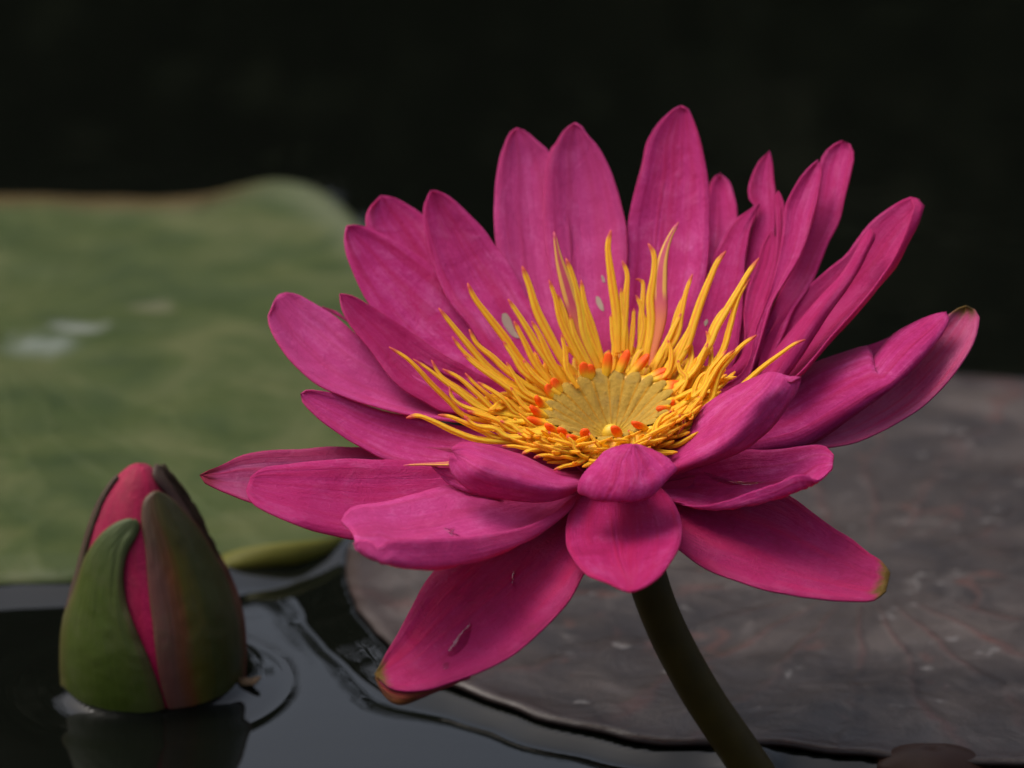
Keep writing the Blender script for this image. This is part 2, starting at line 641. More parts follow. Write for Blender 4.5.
# a small reddish leaf tip just under the picture's lower edge
c0 = on_water(932, 768)
verts = [(c0.x, c0.y, .004)]
ring = 40
for i in range(1, 9):
    for j in range(ring):
        a = 2 * pi * j / ring
        r = i / 8
        verts.append((c0.x + .0135 * r * cos(a), c0.y + .009 * r * sin(a) * (1 + .12 * sin(3 * a)), .0042 * (1 - r ** 2.4) + .0006))
faces = [(0, 1 + j, 1 + (j + 1) % ring) for j in range(ring)]
for i in range(7):
    for j in range(ring):
        a, b = 1 + i * ring + j, 1 + i * ring + (j + 1) % ring
        faces.append((a, a + ring, b + ring, b))
yl = build('young_lily_leaf', verts, faces, simple('reddish young leaf', (.016, .006, .003), (.030, .011, .005), 150, .5, .15), solid=.0006)
tag(yl, 'small glossy reddish brown leaf poking up in front of the wet pad', 'leaf')

# ------------------------------------------------------------------ the flower
root = empty('water_lily_flower', STEM_C)
tag(root, 'fully open magenta water lily with yellow stamens on an olive stem', 'flower')


def spine(tip, wt):
    T = Vector(((tip[0] - FU) / K, (FV - tip[1]) / K, wt))
    th = atan2(T.dot(E2), T.dot(E1))
    er = E1 * cos(th) + E2 * sin(th)
    B = N_ * -0.9 + er * 1.25
    tau = E2 * cos(th) - E1 * sin(th)
    return T, B, tau, th


def patch(tip, wt, rails, cup=.3, sag=.25, damp=.75, dws=None, rel=None, base=.4, nu=44, sub=8, curl=0., ws=None, seed=0):
    """rails: pixel polylines from base to tip. dws: extra depth per rail (cm).
    rel[i]: rail i takes its depth from rail i-1. Returns verts, faces, uvs."""
    T, B, tau, th = spine(tip, wt)
    d = T - B
    det = d.x * tau.y - d.y * tau.x
    R = len(rails)
    dws = dws or [0] * R
    rel = rel or [False] * R
    bp = (FU + B.x * K, FV - B.y * K)
    lat = Vector((tau.x, tau.y))
    # orient laterally from rail 0 to the last rail
    m0, m1 = rails[0][len(rails[0]) // 2], rails[-1][len(rails[-1]) // 2]
    dv = Vector((m1[0] - m0[0], -(m1[1] - m0[1])))
    sgn = 1 if lat.dot(dv) >= 0 else -1
    wsm = [q_[1] for q_ in crom([(i_ * 2.0, a_) for i_, a_ in enumerate(ws)], nu)] if ws else None
    cols = []
    for i, rl in enumerate(rails):
        pts = list(rl)
        if base is not None:
            k = (i / max(1, R - 1) - .5) * 2 * base * sgn
            pts = [(bp[0] + tau.x * k * K, bp[1] - tau.y * k * K)] + pts
        px = crom(pts, nu)
        row = []
        for j, (u, v) in enumerate(px):
            s = j / (nu - 1)
            if rel[i]:
                wv = cols[i - 1][j][2] + dws[i] * smooth(0, .35, s) * (1 - .9 * smooth(.82, 1, s))
            else:
                X, Y = (u - FU) / K - B.x, (FV - v) / K - B.y
                a = (X * tau.y - Y * tau.x) / det
                b = (d.x * Y - d.y * X) / det
                a = min(1.15, max(-.1, a))
                b = min(2.2, max(-2.2, b))
                wv = B.z + a * d.z + b * tau.z * damp + sag * 4 * a * (1 - a) + dws[i] * smooth(0, .35, s) * (1 - .9 * smooth(.82, 1, s))
            if ws:                                  # explicit depth along the petal, then per rail
                wv = wsm[j] + dws[i] * smooth(0, .35, s)
            row.append((u, v, wv))
        cols.append(row)
    nt_ = (R - 1) * sub + 1
    verts, uvs = [], []
    wid = [hypot(cols[0][j][0] - cols[-1][j][0], cols[0][j][1] - cols[-1][j][1]) for j in range(nu)]
    wmax = max(wid)
    for j in range(nu):
        s = j / (nu - 1)
        cross = crom([c[j] for c in cols], nt_) if R > 2 else [tuple(a + (b - a) * k / (nt_ - 1) for a, b in zip(cols[0][j], cols[1][j])) for k in range(nt_)]
        prof = smooth(0, .3, s) * (wid[j] / wmax) ** 1.15
        for k, (u, v, wv) in enumerate(cross):
            t = k / (nt_ - 1)
            q = (t - .5) * 2
            bulge = cup * (1 - q * q) * prof + curl * (abs(q) ** 6) * prof
            rip = .035 * noise.noise(Vector((t * 2.2 + seed * 7.1, s * 3.5, seed * 3.3))) + .02 * noise.noise(Vector((t * 5 + seed, s * 9, seed)))
            edge = (abs(q) ** 8) * .7 * smooth(.2, .5, s)
            du = noise.noise(Vector((s * 14, seed * 5 + q * 3, 1))) * edge
            dv_ = noise.noise(Vector((s * 14, seed * 5 + q * 3, 9))) * edge
            verts.append(pw(u + du, v + dv_, wv + bulge + rip * smooth(.1, .4, s) * 1.6))
            uvs.append((t, s))
    return verts, grid_faces(nu, nt_), uvs


def petal(patches, mats=None, name='petal', label=None, solid=.0004, seed=0):
    V_, F_, U_ = [], [], []
    for n_, p in enumerate(patches):
        a, f, u = patch(seed=seed + n_ * .37, **p)
        # inner face towards the flower axis: keep winding consistent with the axis
        c = sum((Vector(x) for x in a), Vector()) / len(a)
        q = f[len(f) // 2]
        nn = (a[q[1]] - a[q[0]]).cross(a[q[2]] - a[q[0]])
        if nn.dot(NW) < 0:
            f = [x[::-1] for x in f]
        off = len(V_)
        V_ += a
        F_ += [tuple(i + off for i in x) for x in f]
        U_ += u
    o = build(name, V_, F_, mats or [PETAL], root, U_, solid=solid, moff=1 if mats and len(mats) > 1 else 0)
    if label:
        o['label'] = label
    return o


def D(tip, wt, *rails, **kw):
    return dict(tip=tip, wt=wt, rails=[list(r) for r in rails], **kw)


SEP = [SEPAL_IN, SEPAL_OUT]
# --- back row
petal([D((381, 196), 4.6, [(430, 330), (385, 265), (367, 228), (368, 210), (381, 196)], [(500, 330), (455, 260), (424, 216), (405, 203), (392, 197), (381, 196)])], seed=1)
petal([D((347, 226), 3.6, [(480, 390), (420, 360), (385, 325), (365, 297), (354, 274), (346, 252), (344, 237), (347, 226)],
         [(545, 385), (505, 335), (470, 295), (432, 264), (412, 251), (392, 239), (372, 229), (357, 225), (347, 226)])], seed=2)
petal([D((431, 191), 3.9, [(520, 375), (490, 355), (469, 325), (452, 305), (440, 282), (431, 257), (426, 237), (423, 217), (425, 202), (431, 191)],
         [(568, 365), (555, 340), (527, 297), (510, 264), (496, 246), (480, 225), (465, 210), (450, 197), (438, 191), (431, 191)])], seed=3)
petal([D((517, 128), 5.0, [(545, 360), (515, 310), (500, 265), (495.5, 240), (494, 212), (495, 190), (498, 167), (504, 146), (511, 132), (517, 128)],
         [(590, 350), (575, 300), (570, 230), (560, 180), (549, 152), (537, 141), (526, 131), (517, 128)])], seed=4)
petal([D((575, 123), 4.6, [(580, 360), (560, 310), (549, 260), (544.5, 232), (544, 207), (545, 182), (547.5, 160), (551, 149), (558.5, 140), (560, 135), (567.5, 127), (575, 123)],
         [(612, 365), (622, 310), (627, 262), (627, 240), (625, 222), (620, 200), (614, 180), (606, 161), (597, 146), (587, 135), (581, 126), (575, 123)], cup=.35)], seed=5)
petal([D((681, 106), 4.6, [(618, 365), (622, 310), (626.5, 255), (627, 232), (630, 212), (635, 190), (642, 165), (646, 145), (652, 132), (662, 119), (674, 109), (681, 106)],
         [(655, 375), (688, 330), (704, 285), (709, 247), (709.5, 217), (709, 197), (707, 175), (704, 157), (699, 137), (692, 117), (688, 109), (681, 106)], cup=.4)], seed=6)
petal([D((720, 174), 6.2, [(690, 330), (700, 290), (705, 240), (708, 195), (712, 179), (720, 174)], [(715, 320), (728, 270), (737, 230), (737, 212), (735, 200), (729, 182), (720, 174)])], seed=7)
# --- right back: folded petals
petal([D((769.5, 151), 4.3, [(725, 360), (741, 310), (746, 262), (752, 228), (757, 208), (750, 202), (748, 191), (751, 177), (760, 160), (769.5, 151)],
         [(745, 360), (762, 310), (770, 270), (775, 230), (776, 195), (774, 180), (772, 162), (769.5, 151)], cup=.14, sag=.3),
       D((758, 204), 3.6, [(680, 350), (692, 310), (701, 285), (709, 265), (722, 240), (735, 220), (750, 209), (759, 204)],
         [(730, 370), (741, 325), (744, 285), (746, 255), (751, 228), (757, 210), (759, 204)], cup=.15, sag=.1)], seed=8)
petal([D((778, 191), 3.6, [(735, 365), (752, 322), (762, 296), (771, 272), (776, 250), (776, 217), (775.5, 199), (778, 191)],
         [(755, 365), (766, 330), (772, 300), (778, 272), (783, 245), (785, 220), (784, 202), (778, 191)], cup=-.2, sag=.1),
       D((772, 232), 3.2, [(728, 385), (744, 345), (744, 310), (749, 285), (757, 265), (762, 247), (769, 234), (772, 231)],
         [(735, 375), (752, 330), (762, 296), (771, 272), (776, 250), (776, 238), (772, 231)], cup=.12, sag=.1)], seed=9)
petal([D((842, 141), 4.0, [(745, 375), (768, 318), (784, 283), (797, 258), (810, 225), (816, 195), (818, 172), (822, 157), (832, 146), (842, 141)],
         [(765, 365), (795, 308), (807, 291), (815, 277), (821, 262), (827, 245), (839, 222), (845, 197), (851, 172), (854, 154), (850, 144), (842, 141)], cup=.16),
       D((818, 160), 3.2, [(740, 375), (757, 325), (770, 290), (782, 240), (785, 207), (788, 199), (797, 182), (807, 169), (818, 160)],
         [(742, 388), (756, 355), (763, 332), (773, 302), (785, 282), (800, 257), (812, 222), (820, 187), (822, 168), (818, 160)], cup=.14, sag=.1)], seed=10)
petal([D((910, 198), 2.6, [(745, 395), (767, 335), (797, 297), (815, 280), (830, 267), (845, 255), (855, 242), (867, 226), (885, 211), (900, 201), (911, 197)],
         [(772, 395), (801, 376), (815, 360), (840, 332), (865, 305), (882, 285), (897, 265), (912, 237), (922, 215), (924, 205), (919, 199)],
         [(772, 393), (800, 373), (814, 357), (838, 329), (862, 302), (878, 282), (892, 261), (904, 236), (911, 215), (914, 206), (911, 199)], cup=.25, rel=[0, 0, 1], dws=[0, 0, -.28]),
       D((870, 229), 1.9, [(742, 398), (772, 355), (795, 326), (820, 297), (840, 276), (853, 256), (862, 239), (870, 229)],
         [(765, 398), (792, 370), (815, 335), (830, 312), (846, 290), (858, 272), (868, 252), (875, 236), (870, 229)], cup=-.28, sag=.1)], seed=11)
petal([D((946, 312), 1.2, [(740, 420), (770, 395), (802, 370), (815, 363), (840, 354), (862, 347), (870.5, 347), (870.5, 360), (869, 367), (873, 360), (882, 347), (892, 336), (902, 329), (920, 320), (937, 314), (946, 312)],
         [(725, 455), (760, 453), (790, 451), (805, 447), (827, 435), (852, 417), (880, 397), (905, 377), (930, 350), (945, 330), (949, 318), (946, 312)], cup=-.15, curl=.35, sag=.35),
       D((893, 337), 1.9, [(760, 405), (802, 372), (840, 356), (866, 347), (893, 336)], [(770, 415), (830, 380), (872, 374), (893, 345), (893, 336)], cup=.0, sag=.35)], seed=12)
petal([D((966, 306), 1.6, [(760, 430), (800, 425), (860, 395), (900, 360), (930, 330), (949, 315), (957, 309), (966, 306)],
         [(750, 455), (800, 451), (832, 447), (850, 444), (870, 437), (890, 427), (912, 414), (930, 400), (945, 385), (960, 366), (972, 346), (978, 328), (979, 316), (974, 309), (966, 306)], cup=.4, damp=.6)],
      [SEPAL_PALE, SEPAL_OUT], 'sepal', 'pale pink sepal with green brown tip', seed=13)
# --- left side
petal([D((322, 307), 3.1, [(500, 405), (420, 365), (370, 335), (335, 314), (322, 307)], [(510, 395), (440, 355), (385, 348), (362, 338), (347, 320), (335, 311), (322, 307)], damp=.4)], seed=14)
petal([D((280, 293), 2.4, [(540, 408), (450, 392), (400, 368), (352, 331), (335, 316), (315, 304), (297, 294), (286, 292)],
         [(545, 415), (470, 415), (400, 408), (365, 400), (322, 372), (297, 345), (281, 320), (275, 304), (277, 296)],
         [(555, 425), (480, 424), (400, 413), (340, 395), (320, 386), (302, 372), (290, 360), (277, 342), (271, 330), (268, 317), (272, 308)], cup=.15, dws=[0, .2, -.05])], seed=15)
petal([D((340, 294), 2.2, [(545, 412), (500, 414), (442, 411), (425, 402), (407, 392), (390, 377), (372, 352), (357, 334), (347, 320), (341, 305), (340, 294)],
         [(560, 398), (500, 383), (445, 355), (430, 345), (410, 331), (387, 316), (365, 302), (350, 295), (340, 294)], cup=.3)], seed=16)
petal([D((301, 394), .6, [(565, 425), (480, 428), (410, 416), (390, 412), (365, 405), (340, 395), (320, 391), (307, 390), (301, 394)],
         [(575, 450), (500, 470), (435, 471), (407, 466), (387, 460), (370, 452), (352, 442), (330, 427), (315, 415), (303, 402), (301, 394)], cup=.3, damp=.6, sag=.35)], seed=17)
petal([D((250, 482), -2.4, [(590, 440), (520, 450), (450, 460), (385, 460), (350, 459), (320, 461), (290, 464), (262, 469), (251, 476)],
         [(590, 470), (520, 500), (430, 528), (355, 539), (340, 537), (315, 531), (290, 522), (265, 511), (250, 501), (246, 490)], cup=.3, sag=.3, damp=.6)], seed=18)
petal([D((200, 475), -.4, [(580, 440), (500, 447), (420, 447), (355, 447), (330, 447), (302, 449), (265, 451), (240, 456), (222, 465), (207, 471), (200, 475)],
         [(580, 455), (450, 478), (350, 488), (280, 492), (245, 489), (220, 484), (204, 477), (200, 475)],
         [(580, 458), (450, 486), (350, 500), (280, 506), (250, 502), (235, 496), (217, 489), (203, 481), (200, 475)], cup=.15, dws=[0, .25, .1], damp=.6, sag=.3)], [PETAL_PALE], seed=19)
# --- lower front
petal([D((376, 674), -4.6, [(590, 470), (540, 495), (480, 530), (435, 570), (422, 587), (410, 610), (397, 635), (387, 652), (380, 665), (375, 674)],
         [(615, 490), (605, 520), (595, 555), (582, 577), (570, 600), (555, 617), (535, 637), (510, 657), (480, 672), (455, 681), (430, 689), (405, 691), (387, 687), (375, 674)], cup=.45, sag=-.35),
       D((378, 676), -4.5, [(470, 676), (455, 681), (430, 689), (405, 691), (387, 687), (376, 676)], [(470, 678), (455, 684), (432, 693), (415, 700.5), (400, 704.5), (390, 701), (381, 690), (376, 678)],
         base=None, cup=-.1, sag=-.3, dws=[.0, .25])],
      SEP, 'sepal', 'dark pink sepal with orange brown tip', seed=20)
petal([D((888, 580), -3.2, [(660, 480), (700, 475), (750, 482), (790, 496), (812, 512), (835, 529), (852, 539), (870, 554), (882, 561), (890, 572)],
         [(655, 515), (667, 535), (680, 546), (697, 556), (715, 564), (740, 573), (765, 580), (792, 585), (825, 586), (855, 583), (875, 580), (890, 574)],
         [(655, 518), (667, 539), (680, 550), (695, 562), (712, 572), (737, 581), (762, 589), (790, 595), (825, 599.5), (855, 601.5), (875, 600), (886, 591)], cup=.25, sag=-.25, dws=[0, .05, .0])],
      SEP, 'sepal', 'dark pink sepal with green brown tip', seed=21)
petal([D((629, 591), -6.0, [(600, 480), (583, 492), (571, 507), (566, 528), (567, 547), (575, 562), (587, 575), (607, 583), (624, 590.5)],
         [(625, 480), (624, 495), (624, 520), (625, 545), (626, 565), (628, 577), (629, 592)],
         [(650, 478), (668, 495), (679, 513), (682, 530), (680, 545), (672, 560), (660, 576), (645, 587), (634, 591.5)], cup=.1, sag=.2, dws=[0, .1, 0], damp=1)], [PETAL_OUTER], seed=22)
petal([D((348, 530), -4.3, [(600, 470), (540, 478), (490, 485), (447, 486), (430, 490), (405, 497), (380, 503), (357, 506), (346, 512), (341, 521)],
         [(600, 480), (565, 500), (530, 515), (490, 528), (450, 536), (400, 541), (370, 539), (353, 535)],
         [(600, 488), (580, 497), (570, 510), (550, 527), (530, 540), (500, 554), (470, 564), (442, 569.5), (417, 569.5), (387, 565), (370, 559), (356, 550)],
         [(600, 486), (577, 494), (555, 512), (530, 525), (505, 531), (467, 537), (430, 539), (398, 540), (385, 542), (380, 549), (371, 541), (362, 539), (354, 543)],
         cup=.0, sag=.2, damp=.6, rel=[0, 0, 0, 1], dws=[0, .45, 0, -.12])], seed=23)
petal([D((830, 462), -2.6, [(650, 462), (700, 460), (741, 451), (775, 450), (800, 447), (815, 445), (826, 447), (834, 455)],
         [(655, 478), (700, 486), (745, 482), (780, 474), (805, 467), (822, 465), (833, 462)],
         [(655, 490), (672, 500), (700, 509), (725, 510), (750, 506), (775, 500), (790, 495), (805, 489), (820, 481), (832, 469)],
         [(655, 488), (675, 502), (700, 506), (725, 501), (750, 492), (775, 484), (795, 475), (806, 475), (815, 480), (830, 471)],
         cup=0, sag=.2, damp=.6, rel=[0, 0, 0, 1], dws=[0, .35, 0, -.12])], seed=24)
# --- incurved inner petals in front
petal([D((785, 375), -2.2, [(640, 462), (660, 450), (685, 425), (710, 402), (735, 387), (757, 377), (768, 372.5)],
         [(650, 475), (677, 469), (700, 460), (722, 447), (735, 430), (747, 410), (760, 390), (770, 374), (776, 372.5), (782, 376)],
         [(660, 476), (700, 466), (742, 451), (760, 438), (775, 424), (787, 407), (798, 391), (801, 377), (791, 383), (786, 382)], cup=-.1, sag=-.3, damp=.2, dws=[-.35, -.5, .3])], seed=25)
petal([D((451, 455), -2.4, [(590, 470), (567, 472), (550, 469), (530, 459), (505, 450), (480, 444), (460, 443), (451, 449)],
         [(590, 480), (570, 485), (550, 486), (525, 480), (495, 470), (470, 462), (455, 456)],
         [(590, 485), (580, 488), (565, 497), (545, 502), (520, 501), (490, 496), (470, 490), (457, 480), (450, 468), (450, 456)], cup=-.1, damp=.1, sag=-.7, dws=[-.1, -.55, -.2]),
       D((431, 465), -1.8, [(500, 470), (470, 469), (450, 468), (440, 468), (431, 464.5)], [(500, 500), (470, 493), (452, 486), (440, 475), (431, 464.5)], base=None, damp=.1, sag=-.5, cup=0)], seed=26)
petal([D((629, 445), -3.5, [(604, 478), (590, 489), (579, 493), (578, 488), (583, 475), (595, 462), (607, 450.5), (620, 446), (630, 444.5)],
         [(612, 478), (603, 495), (598, 500.5), (597, 493), (602, 479), (611, 462), (621, 451), (631, 444.5)],
         [(626, 478), (625, 496), (624, 502.5), (625, 495), (627, 480), (630, 462), (631, 452), (632, 444.5)],
         [(640, 478), (647, 491), (650, 496.5), (653, 489), (652, 477), (646, 462), (640, 451), (635, 444.5)],
         [(646, 478), (664, 478), (677, 469.5), (676, 467), (670, 460), (657, 452), (645, 447), (636, 444.8)],
         ws=[-1.2, -3.1, -3.7, -3.8, -3.6, -3.3, -3.0], dws=[.45, .08, -.08, .08, .45], cup=0)], seed=27)


# --- pale scars and clear water films lying on the petals
from mathutils.bvhtree import BVHTree
PETALS = [o for o in root.children if o.name.split('.')[0] in ('petal', 'sepal')]


def mark(name, pts, mat, lift=.0004, n=36, rings=5, dome=0.0, owner=None):
    px = crom(pts + [pts[0]], n + 1)[:-1]
    cu, cv = sum(p[0] for p in px) / n, sum(p[1] for p in px) / n
    best = None
    for o in PETALS:
        vs = [o.matrix_basis @ v.co + root.location for v in o.data.vertices]
        t = BVHTree.FromPolygons(vs, [tuple(p.vertices) for p in o.data.polygons])
        h = t.ray_cast(CAM, ray(cu, cv).normalized())
        if h[0] and (best is None or h[3] < best[0]):
            best = (h[3], o, t)
    if not best:
        return
    verts = []
    for i in range(rings + 1):
        for u, v in px:
            f = i / rings
            d_ = ray(cu + (u - cu) * f, cv + (v - cv) * f).normalized()
            h = best[2].ray_cast(CAM, d_)
            p = h[0] if h[0] else CAM + d_ * best[0]
            verts.append(p - d_ * (lift + dome * (1 - f * f)))
    faces = [(i * n + j, i * n + (j + 1) % n, (i + 1) * n + (j + 1) % n, (i + 1) * n + j) for i in range(rings) for j in range(n)]
    build(name, [v for v in verts], faces, mat, best[1])


SCAR = simple('grey beige scar', (.22, .15, .12), (.32, .24, .19), 700, .7, .2)
for pts in ([(502, 314), (506, 313), (511, 320), (514, 328), (518, 335), (520, 338), (514, 337), (507, 330), (502, 321)], [(596, 296), (599, 297), (603, 305), (603.5, 311), (600, 309), (596, 302)],
            [(601, 275), (603, 276), (605, 282), (603, 282)], [(704, 322), (707, 319), (708, 322), (705, 326)]):
    mark('scar', pts, SCAR)

FILM = Mat('clear water film')
FILM.set(Base_Color=(1, 1, 1), Roughness=.04, IOR=1.33)
FILM.b.inputs['Transmission Weight'].default_value = 1
for pts, dm in (([(472, 622), (469, 640), (460, 652), (450, 657), (448, 652), (458, 636)], .0004), ([(443, 663), (448, 662), (449, 666), (444, 670)], .0006),
                ([(514, 570), (516, 570), (514, 580), (516, 588), (513, 586), (511.5, 579)], .0003), ([(442, 527), (448, 528), (456, 527), (452, 532), (464, 537), (452, 536)], .0004),
                ([(703, 472), (722, 480), (748, 483), (772, 482), (748, 485.5), (720, 483)], .0002)):
    mark('water_film', pts, FILM.m, lift=.00035, dome=dm)

# --- receptacle, disc, knob
def lathe(prof, n, th0=0):
    verts = [fl(r, 2 * pi * j / n, h) for r, h in prof for j in range(n)]
    faces = [(i * n + j, i * n + (j + 1) % n, (i + 1) * n + (j + 1) % n, (i + 1) * n + j) for i in range(len(prof) - 1) for j in range(n)]
    return verts, faces


v_, f_ = lathe([(.35, -2.0), (.6, -1.75), (.95, -1.4), (1.25, -1.0), (1.42, -.6), (1.5, -.3), (1.47, -.2), (1.3, -.3)], 48)
build('receptacle', v_, f_, OVARY, root)
v_, f_ = lathe([(1.15, -.30), (1.3, -.19), (1.42, -.17), (1.55, -.24), (1.7, -.42), (1.6, -.6)], 96)
build('filament_ring', v_, f_, simple('yellow filament ring', (.75, .30, .02), (.90, .52, .03), 400), root)
NWG = 21
verts, uvs = [], []
nr, na = 22, NWG * 12
for i in range(nr + 1):
    t = i / nr
    for j in range(na):
        a = 2 * pi * j / na + .07 * noise.noise(Vector((2.1 * cos(2 * pi * j / na), 2.1 * sin(2 * pi * j / na), 5))) * 1.4
        ph = (j / 12.0) % 1.0
        wd = j // 12
        rd = sin(pi * ph) ** .7
        jit = .5 + .5 * noise.noise(Vector((wd * 3.7, 1.1, 0)))
        R = 1.10 + (.14 + .34 * jit) * sin(pi * ph) ** .6
        r = R * t + .04
        h = -.98 + .90 * t ** 1.12 + .20 * rd * smooth(.16, .62, t) * (1 - .3 * smooth(.85, 1, t)) - .09 * smooth(.1, .6, t)
        if t > .93:
            h -= .05 * smooth(.93, 1, t)
        verts.append(fl(r, a, h))
        uvs.append((rd if t > .3 else 1 - (1 - rd) * t / .3, t))
faces = [(i * na + j, i * na + (j + 1) % na, (i + 1) * na + (j + 1) % na, (i + 1) * na + j) for i in range(nr) for j in range(na)]
build('stigmatic_disc', verts, faces, DISC, root, uvs)
verts, faces = lathe([(.17, -1.0), (.2, -.9), (.19, -.78), (.13, -.70), (.05, -.665), (.002, -.66)], 24)
build('knob', verts, faces, YELLOW, root)


# --- stamens
def ribbon(pts3, width, thick, nseg=26, shape=None, nprof=10):
    """grooved flattened filament through 3D points (base -> tip)"""
    P = [Vector(p) for p in crom([tuple(p * 100) for p in pts3], nseg)]
    P = [p * .01 for p in P]
    verts, uvs = [], []
    for i, p in enumerate(P):
        s = i / (nseg - 1)
        T = (P[min(nseg - 1, i + 1)] - P[max(0, i - 1)]).normalized()
        inward = (FW + NW * .045 - p)
        N = (inward - T * inward.dot(T)).normalized()
        W = T.cross(N).normalized()
        wd = width * (shape(s) if shape else (.80 + .2 * smooth(0, .4, s)) * (1 - smooth(.45, .93, s) * .38) * (1 - smooth(.9, 1.0, s) * .45))
        tk = thick * (1 - .45 * smooth(.6, 1, s))
        if s > .985:
            wd *= .45
            tk *= .5
        for k in range(nprof):
            a = 2 * pi * k / nprof
            x, y = cos(a), sin(a)
            if y > 0:
                y *= (1 - .55 * exp(-(x / .38) ** 2))
            verts.append(p + W * (x * wd * .5) + N * (y * tk * .5))
            uvs.append((k / nprof, s))
    n = nprof
    faces = [(i * n + j, i * n + (j + 1) % n, (i + 1) * n + (j + 1) % n, (i + 1) * n + j) for i in range(nseg - 1) for j in range(n)]
    faces.append(tuple(range((nseg - 1) * n, nseg * n)))
    return verts, faces, uvs


det0 = None


def plane_w(u, v, h=-.1):
    """depth of a pixel on the flower plane at height h (cm)"""
    X, Y = (u - FU) / K, (FV - v) / K
    # N.(X,Y,w) = h
    return (h - N_.x * X - N_.y * Y) / N_.z


def stamen(pts, width, kind='stamen', lift=0.0, thick=None):
    px = list(pts)[::-1]                                # base -> tip
    bu, bv = px[0]
    wb = max(-2.2, min(1.5, plane_w(bu, bv, -.15)))
    out = []
    for (u, v) in px:
        dx, dy = (u - bu) / K, (bv - v) / K
        if dy >= 0:
            wv = wb + .30 * dy - .25 * abs(dx)
        else:
            wv = wb + 1.0 * dy - .2 * abs(dx)
        out.append(pw(u, v, wv - lift))
    wdt = width * 1.08 / K * .01
    tk = thick or wdt * .55
    if kind == 'petaloid':
        f = lambda s: (.55 + .45 * smooth(0, .35, s)) * (1 - smooth(.55, 1.0, s) * .75)
        v_, f_, u_ = ribbon(out, wdt, tk * .5, shape=f)
        return build('stamen', v_, f_, PETALOID, root, u_)
    v_, f_, u_ = ribbon(out, wdt, tk)
    return build('stamen', v_, f_, STAMEN, root, u_)


